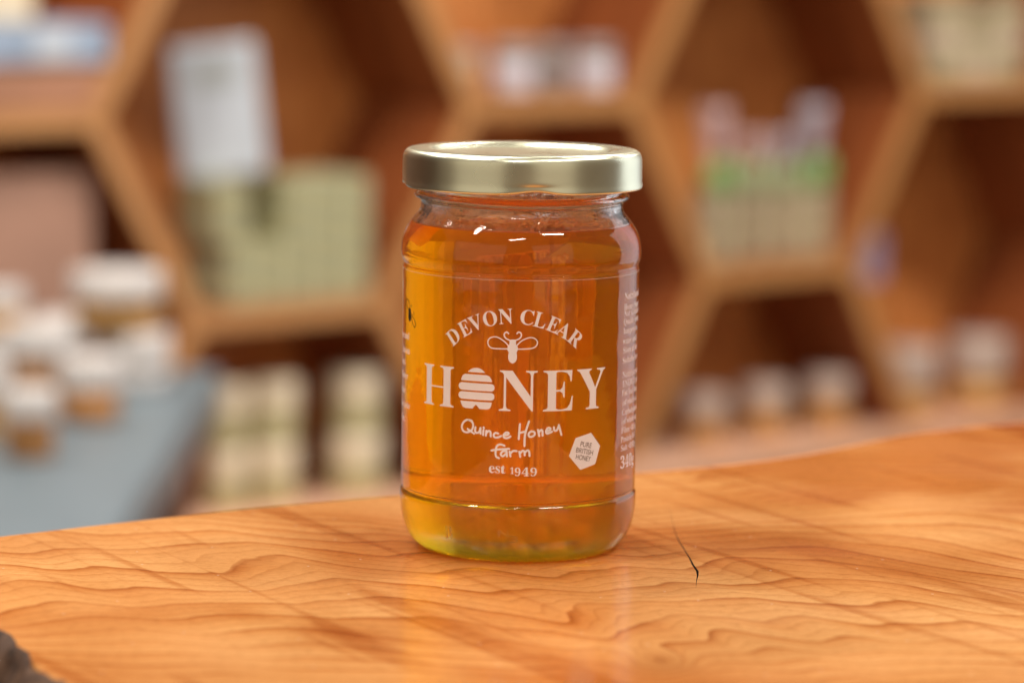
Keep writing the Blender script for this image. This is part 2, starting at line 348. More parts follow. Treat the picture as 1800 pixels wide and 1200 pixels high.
o = obj('base_top', box(4.9, DEPTH + .02, .03, -.03, .004, 0, 0), M['basewood'], shelf); o.location = (2.5 * S * 1.3, (DEPTH - .02) / 2 + .0, zb)  # wood colour lightened so the base top looks strongly lit
o = obj('base_front', box(4.86, DEPTH + .012, zb - .032, 0, .003), M['fascia'], shelf); o.location = (2.5 * S * 1.3, DEPTH / 2, 0)

# ------------------------------------------------------------------ counter of figured wood with a live edge
def px_line(pts): return [on_z(x, y, 0).to_2d() for x, y in pts]
back_px = [(-260, 968), (0, 940), (200, 917), (450, 890), (700, 868), (914, 849), (1120, 829), (1290, 813), (1420, 795), (1560, 768), (1680, 751), (1800, 740), (2060, 724)]
front_px = [(2100, 1440), (1500, 1520), (950, 1520), (500, 1440), (240, 1320), (95, 1203), (50, 1160), (0, 1112), (-60, 1062), (-200, 1012)]
bk = [p.to_2d() for p in crom([p.to_3d() for p in px_line(back_px)], 8)]
fr = [p.to_2d() for p in crom([p.to_3d() for p in px_line(front_px)], 8)]
random.seed(4)
# outline in order: back edge left->right, right end, front edge right->left
poly = bk + fr
counter = thing('wooden_counter', (0, 0, FLOOR_Z), 'glossy orange live-edge wooden counter top that the honey jar stands on', 'counter')
bm = bmesh.new(); THK = .055; BV = .0022
def off(poly, d):
    out = []; n = len(poly)
    for i in range(n):
        a, b, c = poly[i - 1], poly[i], poly[(i + 1) % n]
        t = (c - a); t.normalize(); nrm = Vector((t.y, -t.x)); out.append(b + nrm * d)
    return out
area = sum(poly[i - 1].x * poly[i].y - poly[i].x * poly[i - 1].y for i in range(len(poly)))
sgn = 1 if area > 0 else -1
layers = []
for k in range(5):
    a = k / 4 * math.pi / 2
    layers.append(([p for p in off(poly, sgn * -BV * (1 - math.sin(a)))], -BV * (1 - math.cos(a))))
layers.append((poly, -THK))
rows = [[bm.verts.new((p.x, p.y, z)) for p in pl] for pl, z in layers]
top_f = bm.faces.new(rows[0]); n = len(poly)
for a, b in zip(rows, rows[1:]):
    for i in range(n): bm.faces.new((a[i], a[(i + 1) % n], b[(i + 1) % n], b[i]))
bm.faces.new(rows[-1][::-1])
bmesh.ops.recalc_face_normals(bm, faces=bm.faces)
slab = obj('slab', bm, M['slab'], counter); slab.location = (0, 0, -FLOOR_Z)
# the drying crack: a real slit cut into the slab
crk = [(1177, 893, .05), (1182, 912, .12), (1186, 932, .22), (1193, 950, .30), (1203, 966, .42), (1213, 980, .55), (1219, 992, .75), (1225, 1003, .95), (1227, 1010, .6), (1225, 1020, .25), (1222, 1032, .06)]
bm = bmesh.new(); rr = random.Random(3); L_, R_ = [], []
cp = [on_z(x, y, 0) for x, y, w in crk]
for i, (x, y, w) in enumerate(crk):
    t = (cp[min(i + 1, len(cp) - 1)] - cp[max(i - 1, 0)]).normalized(); nn = Vector((t.y, -t.x, 0)) * (w * .00040)
    jit = Vector((rr.uniform(-1, 1) * .00018, 0, 0))
    L_.append(cp[i] + nn + jit); R_.append(cp[i] - nn + jit)
ring_ = L_ + R_[::-1]
t0 = [bm.verts.new((p.x, p.y, .004)) for p in ring_]; t1 = [bm.verts.new((p.x, p.y, -.005)) for p in ring_]
bm.faces.new(t0); bm.faces.new(t1[::-1])
for i in range(len(ring_)): bm.faces.new((t0[i], t0[(i + 1) % len(ring_)], t1[(i + 1) % len(ring_)], t1[i]))
bmesh.ops.recalc_face_normals(bm, faces=bm.faces)
cut = obj('cutter', bm, simple('dark_crack', (.02, .014, .012), .8)); cut.location = (0, 0, 0)
bpy.context.view_layer.update()
md = slab.modifiers.new('b', 'BOOLEAN'); md.object = cut; md.operation = 'DIFFERENCE'; md.solver = 'EXACT'
try: md.material_mode = 'TRANSFER'
except Exception: pass
me2 = bpy.data.meshes.new_from_object(slab.evaluated_get(bpy.context.evaluated_depsgraph_get()))
slab.modifiers.clear(); slab.data = me2; me2.name = 'slab'
bpy.data.objects.remove(cut)
# bark along the front edge
bm = bmesh.new(); rows = []; rr = random.Random(8)
f3 = [p for p in fr]
dense = []
for a, b in zip(f3, f3[1:]):
    st = max(1, int((b - a).length / .0035))
    for k in range(st): dense.append(a.lerp(b, k / st))
from mathutils import noise as mnoise
for i, p in enumerate(dense):
    t = (dense[min(i + 1, len(dense) - 1)] - dense[max(i - 1, 0)]).normalized(); nn = Vector((t.y, -t.x)) * sgn
    row = []
    for j in range(13):
        a = j / 12 * math.pi; base = math.sin(a) * .006
        z = .0004 - (1 - math.cos(a)) / 2 * (THK + .001)
        q = Vector((p.x * 90, p.y * 90, z * 90))
        o_ = base + (mnoise.noise(q) * .0035 + mnoise.noise(q * 3) * .0018) - .001
        zz = z + mnoise.noise(q * 2 + Vector((5, 5, 5))) * .0014 * (1 if j < 3 else 1)
        row.append(bm.verts.new((p.x + nn.x * o_, p.y + nn.y * o_, zz)))
    rows.append(row)
for a, b in zip(rows, rows[1:]):
    for j in range(12): bm.faces.new((a[j], b[j], b[j + 1], a[j + 1]))
bmesh.ops.recalc_face_normals(bm, faces=bm.faces)
bk_o = obj('bark_edge', bm, M['bark'], counter, True); bk_o.location = (0, 0, -FLOOR_Z); bk_o['label'] = 'rough brown bark on the live edge'
bmb = bmesh.new()
cen = sum((Vector((p.x, p.y)) for p in poly), Vector((0, 0))) / len(poly)
ins = [cen + (p - cen) * .82 for p in poly[::4]]
b0 = [bmb.verts.new((p.x, p.y, 0)) for p in ins]; b1 = [bmb.verts.new((p.x, p.y, -FLOOR_Z - THK - .0005)) for p in ins]
bmb.faces.new(b0[::-1]); bmb.faces.new(b1)
for i in range(len(ins)): bmb.faces.new((b0[i], b0[(i + 1) % len(ins)], b1[(i + 1) % len(ins)], b1[i]))
bmesh.ops.recalc_face_normals(bmb, faces=bmb.faces)
obj('base', bmb, M['fascia'], counter)

# ------------------------------------------------------------------ the honey jar
jar = thing('honey_jar', (0, 0, 0), 'glass jar of clear amber honey with pale gold lid and white HONEY lettering', 'honey jar')
RB = 35.3; HZ = 97.2
outer = [(0, 2.2), (12, 2.0), (22, 1.3), (26, .35), (27.6, 0.02), (29.2, .25), (30.9, 1.5), (32.6, 3.4), (34.0, 6.0), (34.9, 9.0), (35.4, 12.2), (35.6, 15.0), (35.62, 16.4), (35.45, 17.25), (35.05, 17.8), (34.98, 18.3), (35.2, 18.9), (RB, 19.7), (RB, 30), (RB, 45), (RB, 60), (RB, 75), (RB, 84.2), (35.15, 85.2), (35.12, 85.9), (35.45, 86.7), (35.8, 88.0), (35.86, 89.8), (35.7, 91.8), (35.1, 94.2), (34.0, 96.6), (32.3, 99.0), (30.9, 100.7), (30.2, 102.0), (30.15, 103.4), (30.5, 104.2), (31.7, 104.8), (32.1, 105.5), (31.7, 106.2), (30.7, 106.8), (30.4, 108), (30.4, 112), (30.4, 117.3), (30.0, 118.1), (29.2, 118.3), (28.3, 118.0)]
inner = [(27.9, 117), (27.8, 112), (27.8, 105), (27.9, 102.4), (28.7, 100.6), (30.3, 98.7)]
honey_side = [(31.5, 97.3)]
top = [(31.1, 97.15), (30.2, HZ - .25), (28, HZ - .3), (15, HZ - .3), (0, HZ - .3)]
prof = [v.to_2d() for v in crom([(r, z, 0) for r, z in outer + inner + honey_side + top], 4)]
prof = [(max(0, p.x), p.y) for p in prof]; prof[0] = (0, prof[0][1]); prof[-1] = (0, prof[-1][1])
def knurl(r, z, ph):
    if z < 1.0 and 26.5 < r < 30.8: return r, z + .22 * (1 + math.cos(ph * 74)) * max(0, 1 - abs(r - 28.6) / 2.2)
    if 104 < z < 107 and r > 30: return r, z + .45 * math.sin(ph * 2 + 1.2)        # screw thread runs round the neck
    return r, z
glass = obj('glass_body', lathe(prof, 222, knurl), M['glass'], jar, True)
hin = [(0, 6.2), (14, 6.4), (24, 6.8), (28.8, 7.8), (31.4, 9.8), (32.8, 13.5), (33.05, 18), (33.05, 50), (33.05, 84), (33.3, 88), (33.4, 90.5), (32.9, 93.4), (32.0, 96), (31.45, 97.0), (31.0, 96.95)]
hp = [v.to_2d() for v in crom([(r, z, 0) for r, z in hin], 4)] + [Vector((30.2, HZ - .33)), Vector((28, HZ - .38)), Vector((0, HZ - .38))]
hp = [(max(0, p.x), p.y) for p in hp]; hp[0] = (0, hp[0][1])
hon = obj('honey', lathe(hp, 128), M['honey'], jar, True); hon['label'] = 'clear amber honey filling the jar'
bs = [(0, 2.9), (14, 2.7), (22, 2.0), (27, .8), (29, 1.0), (30.6, 2.2), (32, 4.4), (33.0, 6.4), (31.5, 6.6), (28.8, 5.9), (24, 5.6), (14, 5.4), (0, 5.3)]
obj('base_glass', lathe(bs, 128), M['tint'], jar, True)['label'] = 'thick greenish glass at the foot of the jar'
# lid
LT = 119.9
lid_p = [(0, -1.3), (20, -1.3), (25.2, -1.25), (26.2, -.95), (27.0, -.35), (28.0, -.03), (29.5, 0), (32.0, -.04), (33.8, -.25), (34.9, -.95), (35.45, -2.0), (35.62, -3.4), (35.68, -6.5), (35.75, -9.0), (35.95, -10.1), (36.05, -10.8), (35.7, -11.35), (35.0, -11.3), (34.75, -10.6), (34.9, -9.5), (34.9, -5), (34.6, -3.2), (33.4, -1.8), (31, -1.0), (28.6, -.9), (27, -1.9), (25, -2.1), (0, -2.1)]
lp = [v.to_2d() for v in crom([(r, z, 0) for r, z in lid_p], 4)]; lp = [(max(0, p.x), p.y + LT) for p in lp]; lp[0] = (0, lp[0][1]); lp[-1] = (0, lp[-1][1])
def lug(r, z, ph):
    zr = z - LT
    if zr < -8.2 and r > 34:
        w = 0
        for c in (-84, 6, 96, 187.5, ):
            d = (math.degrees(ph) - c + 180) % 360 - 180; w = max(w, math.exp(-(d / 9.5) ** 2))
        k = min(1, (-8.2 - zr) / 2.4)
        return r - .55 * w * k, z + .95 * w * k
    return r, z
lid = obj('lid', lathe(lp, 240, lug), M['lid'], jar, True); lid['label'] = 'pale gold metal screw lid with a recessed top'

# --- lettering wrapped on the glass
RP = RB + .06
def lab(px, py):                                 # pixel -> (arc mm, z mm) on the jar's printed cylinder
    r = ray(px, py); o = CAM; R = RP * .001
    a = r.x ** 2 + r.y ** 2; b = 2 * (o.x * r.x + o.y * r.y); c = o.x ** 2 + o.y ** 2 - R * R
    dsc = max(0.0, b * b - 4 * a * c); t = (-b - math.sqrt(dsc)) / (2 * a); p = o + r * t
    return (math.atan2(p.x, -p.y) * RP, p.z * 1000)
_cnt = [0]
def wrap(name, m, bm, label=None, lift=0.0, parent=None):
    xs = [v.co.x for v in bm.verts]; x = math.floor(min(xs)) + .7
    while x < max(xs):
        bmesh.ops.bisect_plane(bm, geom=bm.verts[:] + bm.edges[:] + bm.faces[:], plane_co=(x, 0, 0), plane_no=(1, 0, 0)); x += .7
    for v in bm.verts:
        R = RP + lift + v.co.z; a = v.co.x / RP
        v.co = Vector((R * math.sin(a), -R * math.cos(a), v.co.y)) * .001
    bmesh.ops.recalc_face_normals(bm, faces=bm.faces)
    for f in bm.faces:
        if f.normal.dot(Vector((f.calc_center_median().x, f.calc_center_median().y, 0))) < 0: f.normal_flip()
    o = obj(name, bm, m, parent or jar)
    if label: o['label'] = label
    return o
def curve_bm(cu):
    o = bpy.data.objects.new('tmp', cu); C.objects.link(o); dg = bpy.context.evaluated_depsgraph_get(); dg.update()
    me = bpy.data.meshes.new_from_object(o.evaluated_get(dg)); bm = bmesh.new(); bm.from_mesh(me)
    bpy.data.objects.remove(o); bpy.data.curves.remove(cu); bpy.data.meshes.remove(me)
    bmesh.ops.remove_doubles(bm, verts=bm.verts, dist=1e-5); return bm
def poly_bm(polys):
    cu = bpy.data.curves.new('tmp', 'CURVE'); cu.dimensions = '2D'; cu.fill_mode = 'BOTH'
    for p in polys:
        s = cu.splines.new('POLY'); s.points.add(len(p) - 1); s.use_cyclic_u = True
        for q, v in zip(s.points, p): q.co = (v[0], v[1], 0, 1)
    return curve_bm(cu)
def serif(s):
    r = ''
    for ch in s:
        if 'A' <= ch <= 'Z': r += chr(0x1D400 + ord(ch) - 65)
        elif 'a' <= ch <= 'z': r += chr(0x1D41A + ord(ch) - 97)
        elif '0' <= ch <= '9': r += chr(0x1D7CE + ord(ch) - 48)
        else: r += ch
    return r
def text_bm(s, bold_serif=True):
    cu = bpy.data.curves.new('tmp', 'FONT'); cu.body = serif(s) if bold_serif else s; cu.size = 1; cu.resolution_u = 4
    return curve_bm(cu)
def bb(bm):
    xs = [v.co.x for v in bm.verts]; ys = [v.co.y for v in bm.verts]; return min(xs), max(xs), min(ys), max(ys)
def fit(bm, x0, x1, y0, y1):
    a, b, c, d = bb(bm)
    for v in bm.verts: v.co = Vector((x0 + (v.co.x - a) / (b - a) * (x1 - x0), y0 + (v.co.y - c) / (d - c) * (y1 - y0), 0))
    return bm
def merge(bms):
    out = bmesh.new()
    for k, b in enumerate(bms):
        me = bpy.data.meshes.new('tmp'); b.to_mesh(me); b.free(); out.from_mesh(me); bpy.data.meshes.remove(me)
    return out
def stroke(pts, w, n=5, lift=0.0, taper=True):
    """ribbon with mitred joints and rounded ends along pts (arc, z)"""
    P = [v.to_2d() for v in crom([(x, y, 0) for x, y in pts], n)] if len(pts) > 2 else [Vector(p) for p in pts]
    Q_ = [P[0]]
    for p in P[1:]:
        if (p - Q_[-1]).length > w * .12: Q_.append(p)
    P = Q_
    if len(P) < 2: P.append(P[0] + Vector((w * .3, 0)))
    bm = bmesh.new(); Lr = []; N = len(P)
    for i, p in enumerate(P):
        t = (P[min(i + 1, N - 1)] - P[max(i - 1, 0)]).normalized(); nn = Vector((-t.y, t.x)) * w / 2
        Lr.append((bm.verts.new((p.x + nn.x, p.y + nn.y, lift)), bm.verts.new((p.x - nn.x, p.y - nn.y, lift))))
    for a, b in zip(Lr, Lr[1:]): bm.faces.new((a[0], a[1], b[1], b[0]))
    for end, (l, r_) in ((0, Lr[0]), (1, Lr[-1])):
        p = P[0] if end == 0 else P[-1]; q = P[1] if end == 0 else P[-2]; t = (p - q).normalized()
        mid = [bm.verts.new((p.x + (math.cos(a) * (l.co.x - p.x) + math.sin(a) * t.x * w / 2), p.y + (math.cos(a) * (l.co.y - p.y) + math.sin(a) * t.y * w / 2), lift)) for a in (math.pi * .25, math.pi * .5, math.pi * .75)]
        bm.faces.new([l] + mid + [r_])
    return bm
INK = M['ink']
z1 = lambda x, y: (740 + x / 5.294, 530 + y / 5.294)       # first study crop -> photo pixels
z2 = lambda x, y: (790 + x / 6.4286, 720 + y / 6.4286)
# big HONEY
H_ = [(0,0),(.27,0),(.27,.03),(.215,.055),(.205,.1),(.205,.455),(.5,.455),(.5,.1),(.49,.055),(.42,.03),(.42,0),(.73,0),(.73,.03),(.67,.055),(.655,.1),(.655,.9),(.67,.945),(.73,.97),(.73,1),(.42,1),(.42,.97),(.49,.945),(.5,.9),(.5,.49),(.205,.49),(.205,.9),(.215,.945),(.27,.97),(.27,1),(0,1),(0,.97),(.06,.945),(.07,.9),(.07,.1),(.06,.055),(0,.03)]
N_ = [(0,0),(.29,0),(.29,.03),(.2,.055),(.175,.12),(.175,.83),(.81,-.005),(.838,-.005),(.838,.88),(.86,.945),(.95,.97),(.95,1),(.66,1),(.66,.97),(.755,.945),(.78,.88),(.78,.36),(.33,1),(.02,1),(.02,.97),(.08,.95),(.12,.9),(.12,.12),(.1,.055),(0,.03)]
E_ = [(0,0),(.70,0),(.72,.36),(.695,.36),(.65,.17),(.58,.07),(.47,.035),(.36,.035),(.305,.06),(.305,.48),(.40,.48),(.46,.44),(.485,.33),(.515,.33),(.515,.72),(.485,.72),(.46,.58),(.40,.52),(.305,.52),(.305,.94),(.34,.965),(.46,.965),(.57,.93),(.63,.85),(.655,.72),(.685,.72),(.70,1),(0,1),(0,.97),(.08,.945),(.11,.9),(.11,.1),(.08,.055),(0,.03)]
Y_ = [(.21,0),(.53,0),(.53,.03),(.47,.055),(.455,.1),(.455,.47),(.61,.88),(.64,.945),(.69,.97),(.69,1),(.47,1),(.47,.97),(.55,.945),(.565,.9),(.43,.53),(.28,.9),(.285,.95),(.34,.97),(.34,1),(0,1),(0,.97),(.05,.945),(.08,.9),(.3,.43),(.3,.1),(.285,.055),(.21,.03)]
zb_, zt_ = lab(890, 722.3)[1], lab(890, 651.0)[1]
for ltr, a, b in ((H_, 745.9, 797.6), (N_, 877, 945), (E_, 954.8, 1007), (Y_, 1014, 1063)):
    wrap('letter', INK, fit(poly_bm([ltr]), lab(a, 690)[0], lab(b, 690)[0], zb_, zt_))
# beehive standing for the O
def hive(pts):
    out = []
    for x, y in pts:
        ax = lab(740 + x / 5.294, 690)[0]; zz = lab(837, 530 + y / 5.294)[1]; out.append((ax, zz))
    return out
def rrect(x0, x1, y0, y1, r, tx=0):
    p = []
    for cx, cyy, a0 in ((x1 - r, y0 + r, -90), (x1 - r, y1 - r, 0), (x0 + r, y1 - r, 90), (x0 + r, y0 + r, 180)):
        for k in range(5): a = math.radians(a0 + k * 22.5); p.append((cx + r * math.cos(a), cyy + r * math.sin(a)))
    return p
stripes = [[(432, 658), (460, 632), (490, 618), (515, 615), (542, 618), (570, 632), (596, 658)],
           [(372, 740), (378, 712), (390, 690), (410, 678), (610, 678), (636, 690), (652, 712), (660, 740)],
           rrect(350, 684, 758, 828, 33), rrect(350, 684, 842, 912, 33),
           [(368, 930), (660, 930), (654, 962), (640, 988), (615, 996), (545, 996), (530, 975), (512, 958), (494, 975), (482, 996), (415, 996), (390, 986), (376, 960)]]
for s in stripes: wrap('hive_band', INK, poly_bm([hive(s)]))
# DEVON CLEAR on an arc
dc = [('D', 300, 325), ('E', 408, 247), ('V', 502, 182), ('O', 640, 152), ('N', 788, 133), ('C', 990, 143), ('L', 1112, 170), ('E', 1237, 210), ('A', 1330, 272), ('R', 1440, 343)]
ctr = [lab(*z1(x, y)) for _, x, y in dc]
def circ(p, q, r):
    ax, ay = p; bx, by = q; cx, cy2 = r; d = 2 * (ax * (by - cy2) + bx * (cy2 - ay) + cx * (ay - by))
    ux = ((ax*ax+ay*ay)*(by-cy2)+(bx*bx+by*by)*(cy2-ay)+(cx*cx+cy2*cy2)*(ay-by))/d; uy = ((ax*ax+ay*ay)*(cx-bx)+(bx*bx+by*by)*(ax-cx)+(cx*cx+cy2*cy2)*(bx-ax))/d
    return ux, uy
cc = circ(ctr[0], ((ctr[4][0] + ctr[5][0]) / 2, (ctr[4][1] + ctr[5][1]) / 2), ctr[9])
rad = math.hypot(ctr[0][0] - cc[0], ctr[0][1] - cc[1])
wid = dict(D=4.0, E=3.6, V=4.2, O=4.2, N=4.1, C=3.9, L=3.5, A=4.2, R=4.2)
for (ch, x, y), (ax, az) in zip(dc, ctr):
    an = math.atan2(ax - cc[0], az - cc[1]); px_, pz_ = cc[0] + rad * math.sin(an), cc[1] + rad * math.cos(an)
    b = fit(text_bm(ch), -wid[ch] / 2, wid[ch] / 2, -2.2, 2.2); c_, s_ = math.cos(-an), math.sin(-an)
    for v in b.verts: v.co = Vector((px_ + c_ * v.co.x - s_ * v.co.y, pz_ + s_ * v.co.x + c_ * v.co.y, 0))
    wrap('letter', INK, b)
# bee emblem
def P1(pts): return [lab(*z1(x, y)) for x, y in pts]
def ell(cx, cy_, rx, ry, n=22): return [(cx + rx * math.cos(2 * math.pi * k / n), cy_ + ry * math.sin(2 * math.pi * k / n)) for k in range(n)]
bee = [poly_bm([P1([(825, 360), (840, 352), (868, 352), (884, 360), (884, 398), (900, 420), (902, 450), (888, 474), (893, 500), (892, 535), (878, 562), (852, 577), (826, 562), (812, 535), (811, 500), (818, 474), (804, 450), (806, 420), (822, 398)])])]
wrap('bee_body', INK, merge(bee), 'white bee body above the HONEY lettering')
for k, w in enumerate(([(815, 410), (775, 370), (720, 335), (675, 328), (635, 345), (622, 380), (635, 415), (670, 434), (740, 438), (815, 440)], [(890, 410), (930, 370), (985, 342), (1030, 335), (1068, 350), (1084, 380), (1072, 412), (1035, 434), (960, 441), (890, 442)])):
    wrap('bee_wing', INK, stroke(P1(w), 2.0 * .98 / 5.84 * 1.0, 4, .004 + .002 * k))
for k, w in enumerate(([(832, 362), (795, 345), (775, 318), (780, 292), (802, 284), (815, 298)], [(876, 362), (915, 345), (934, 318), (928, 292), (908, 284), (893, 298)])):
    wrap('bee_antenna', INK, stroke(P1(w), 2.3 / 5.84, 4, .008 + .002 * k))
# handwriting
hand = [[(252,122),(200,112),(155,145),(140,195),(160,240),(205,252),(250,230),(268,180),(255,135),(215,112)], [(205,215),(280,268)], [(295,195),(290,240),(310,260),(338,245),(350,205)], [(351,203),(352,268)], [(385,228),(380,285)], [(386,197),(390,207)],
        [(418,235),(412,290)], [(415,262),(445,237),(464,252),(466,300)], [(552,268),(520,260),(500,285),(515,310),(550,310),(585,295)], [(612,288),(660,280),(668,262),(640,256),(612,285),(620,313),(655,318),(690,300)],
        [(797,160),(783,330)], [(785,262),(855,245)], [(900,130),(870,220),(852,300),(848,408)], [(928,240),(897,265),(900,298),(930,303),(963,280),(958,250),(925,242)], [(1000,225),(1015,295)], [(1008,258),(1035,227),(1051,242),(1052,290)],
        [(1090,247),(1135,227),(1140,208),(1112,206),(1090,243),(1105,268),(1160,245)], [(1180,195),(1185,230),(1213,230),(1235,178)], [(1235,170),(1265,282)],
        [(622,405),(580,390),(545,400),(525,440),(525,520),(560,545)], [(475,458),(560,446),(675,440)], [(640,465),(600,470),(580,503),(605,523),(638,495)], [(645,463),(650,525)], [(680,470),(690,525)], [(688,492),(720,464),(760,465)],
        [(790,470),(800,530)], [(795,495),(828,460),(848,475),(850,512)], [(851,485),(880,457),(900,470),(905,520)]]
st = [stroke([lab(*z2(x, y)) for x, y in p], 3.55 / 5.84, 5, .003 * k) for k, p in enumerate(hand)]
wrap('handwriting', INK, merge(st[:19]), 'handwritten words Quince Honey'); wrap('handwriting', INK, merge(st[19:]), 'handwritten word Farm')
# est 1949 with old-style figures
for s, x0, x1, y0, y1 in (('e', 445, 512, 640, 722), ('s', 520, 572, 640, 722), ('t', 577, 636, 628, 722), ('1', 685, 730, 648, 724), ('9', 738, 803, 650, 747), ('4', 815, 902, 648, 747), ('9', 914, 988, 650, 747)):
    wrap('letter', INK, fit(text_bm(s), lab(*z2(x0, 690))[0], lab(*z2(x1, 690))[0], lab(901, 720 + y1 / 6.4286)[1], lab(901, 720 + y0 / 6.4286)[1]))
# hexagon badge
badge = wrap('hexagon_badge', INK, poly_bm([[lab(*z2(x, y)) for x, y in ((1600, 258), (1702, 405), (1648, 610), (1478, 678), (1350, 522), (1425, 318))]]), 'pinkish white hexagon badge reading PURE BRITISH HONEY')
bo = lab(*z2(1530, 468)); ba = math.radians(-13)
for s, w, dz in (('PURE', 4.0, 1.95), ('BRITISH', 6.1, 0), ('HONEY', 5.2, -1.95)):
    b = fit(text_bm(s, False), -w / 2, w / 2, -.74, .74)
    for v in b.verts:
        x, y = v.co.x, v.co.y + dz; v.co = Vector((bo[0] + x * math.cos(ba) - y * math.sin(ba), bo[1] + x * math.sin(ba) + y * math.cos(ba), 0))
    wrap('letter', M['badge_ink'], b, None, .03, badge)
# small print at the right and left edges
rl = [(1098, 527, 'Nutritional', 2.0), (1097, 545, 'Honey Sugars', 1.75), (1097, 557, 'Not suitable for', 1.75), (1096, 571, 'Quality being', 1.75), (1096, 587, 'happens on', 1.75), (1095, 605, 'water until', 1.75), (1095, 621, 'Store at the', 1.75), (1094, 639, 'Suitable for v', 1.75),
      (1094, 664, 'Nutrition per', 1.75), (1094, 680, 'ENERGY per', 1.75), (1093, 696, 'Fat less than', 1.75), (1093, 713, '(of which sat', 1.75), (1093, 730, 'Carbohydrate', 1.75), (1092, 746, '(of which sug', 1.75), (1092, 762, 'Fibre <0.5g', 1.75), (1091, 778, 'Protein 0.4', 1.75), (1091, 793, 'Salt <0.01g', 1.75), (1090, 824, '340g', 3.6)]
bms = []
for x, y, s, hgt in rl:
    a, z = lab(x, y); b = text_bm(s); q = bb(text_bm('H')); k = hgt / (q[3] - q[2])
    for v in b.verts: v.co = Vector((a + v.co.x * k, z + v.co.y * k, 0))
    bms.append(b)
wrap('small_print', INK, merge(bms), 'column of small white nutrition print at the right edge')
bms = []
for x, y, s in ((719, 597, 'bee and'), (720, 623, 'haven'), (713, 641, 'bees,'), (717, 667, 'flower'), (713, 691, 'their'), (720, 719, 'the taste'), (712, 740, 'fine.')):
    a, z = lab(x, y); b = text_bm(s); q = bb(text_bm('H')); k = 2.05 / (q[3] - q[2]); w = bb(b)[1]
    for v in b.verts: v.co = Vector((a + (v.co.x - w) * k, z + v.co.y * k, 0))
    bms.append(b)
wrap('small_print', INK, merge(bms), 'ends of small white text lines at the left edge')
z3 = lambda x, y: lab(690 + x / 4.62, 500 + y / 4.62)
bz = [stroke([z3(*p) for p in q], w, 4, .003 * k) for k, (q, w) in enumerate((([(140, 225), (118, 165), (115, 125), (126, 120), (136, 150), (143, 225)], .30), ([(150, 255), (165, 320), (178, 345), (188, 330), (178, 285), (155, 255)], .30), ([(148, 215), (146, 185), (152, 168), (158, 178)], .2), ([(155, 240), (168, 245), (175, 232), (168, 222)], .2), ([(140, 220), (140, 245), (140, 268)], 2.4)))]
wrap('bee_print', M['dark_ink'], merge(bz), 'small black bee drawing near the left edge')
# fine edge of the clear label film
fm, nt, b = mat('clear_film_edge'); b.inputs['Base Color'].default_value = (.9, .8, .68, 1); b.inputs['Roughness'].default_value = .3
bm = bmesh.new(); zt = lab(905, 493)[1]; prev = None
for k in range(0, 181):
    a = math.radians(-90 + k); row = [bm.verts.new(((RP + dr) * .001 * math.sin(a), -(RP + dr) * .001 * math.cos(a), (zt + dz) * .001)) for dr, dz in ((-.03, -.035), (0, -.035), (0, .035), (-.03, .035))]
    if prev:
        for j in range(3): bm.faces.new((prev[j], row[j], row[j + 1], prev[j + 1]))
    prev = row
obj('label_film_edge', bm, fm, jar)
# moulded marks on the heel of the glass
for s, px, py, w, hh in (('B', 787, 936, 2.2, 4.0), ('N', 884, 938, 3.2, 2.0), ('3', 902, 948, 3.0, 2.0)):
    a, z = lab(px, py); rr_ = 34.55 if s == 'B' else 34.2
    b = fit(text_bm(s, False), a - w / 2, a + w / 2, z - hh / 2, z + hh / 2)
    g = bmesh.ops.extrude_face_region(b, geom=b.faces[:]); 
    for v in g['geom']:
        if isinstance(v, bmesh.types.BMVert): v.co.z += .7
    for v in b.verts:
        R = rr_ + v.co.z - .25 - max(0, 7.5 - v.co.y) * .28; an = v.co.x / RP; v.co = Vector((R * math.sin(an), -R * math.cos(an), v.co.y)) * .001
    bmesh.ops.recalc_face_normals(b, faces=b.faces)
    obj('mould_mark', b, M['glass'], jar)

# ------------------------------------------------------------------ goods on the shelf
def rot_for(): return TH
def tub(name, p, r, h, lid_h, lid_m, body_m, label, cat, group=None, band=None, band_m=None, neck=.94):
    t = thing(name, p, label, cat, group)
    obj('body', lathe([(0, .3), (r * .86, .3), (r * .92, 2), (r * .95, h * .5), (r * neck, h - lid_h), (0, h - lid_h)], 32), body_m, t, True)
    obj('lid', lathe([(0, h - lid_h + .3), (r, h - lid_h + .3), (r * 1.02, h - lid_h + 2), (r * 1.0, h - 2), (r * .96, h), (0, h)], 32), lid_m, t, True)
    if band: obj('label_band', lathe([(r * .968, band[0]), (r * .975, band[0] + .5), (r * .975, band[1] - .5), (r * .968, band[1])], 32), band_m, t, True)
    return t
mm = .001
# four small jars in the top middle cell
for px, lb, bm_, lm, rad_ in ((803, 'small brown jar without a white label at the left end of the top middle cell', 'darkamber', None, 27), (897, 'small jar with white label, left of the dark jar in the top middle cell', 'darkamber', 'lilac', 30), (966, 'small dark jar between the two white-labelled jars in the top middle cell', 'darkamber', 'greylid', 22), (1038, 'small jar with white label at the right end of the top middle cell', 'darkamber', 'lilac', 30)):
    p = stand(px, .045, 0)
    if lm: tub('honey_pot', p, rad_, 70, 18, M['greylid'], M[bm_], lb, 'jar', 'small jars in the top middle cell', (5, 48), M[lm])
    else: tub('honey_pot', p, rad_, 68, 18, M['greylid'], M['beige'], lb, 'jar', 'small jars in the top middle cell')
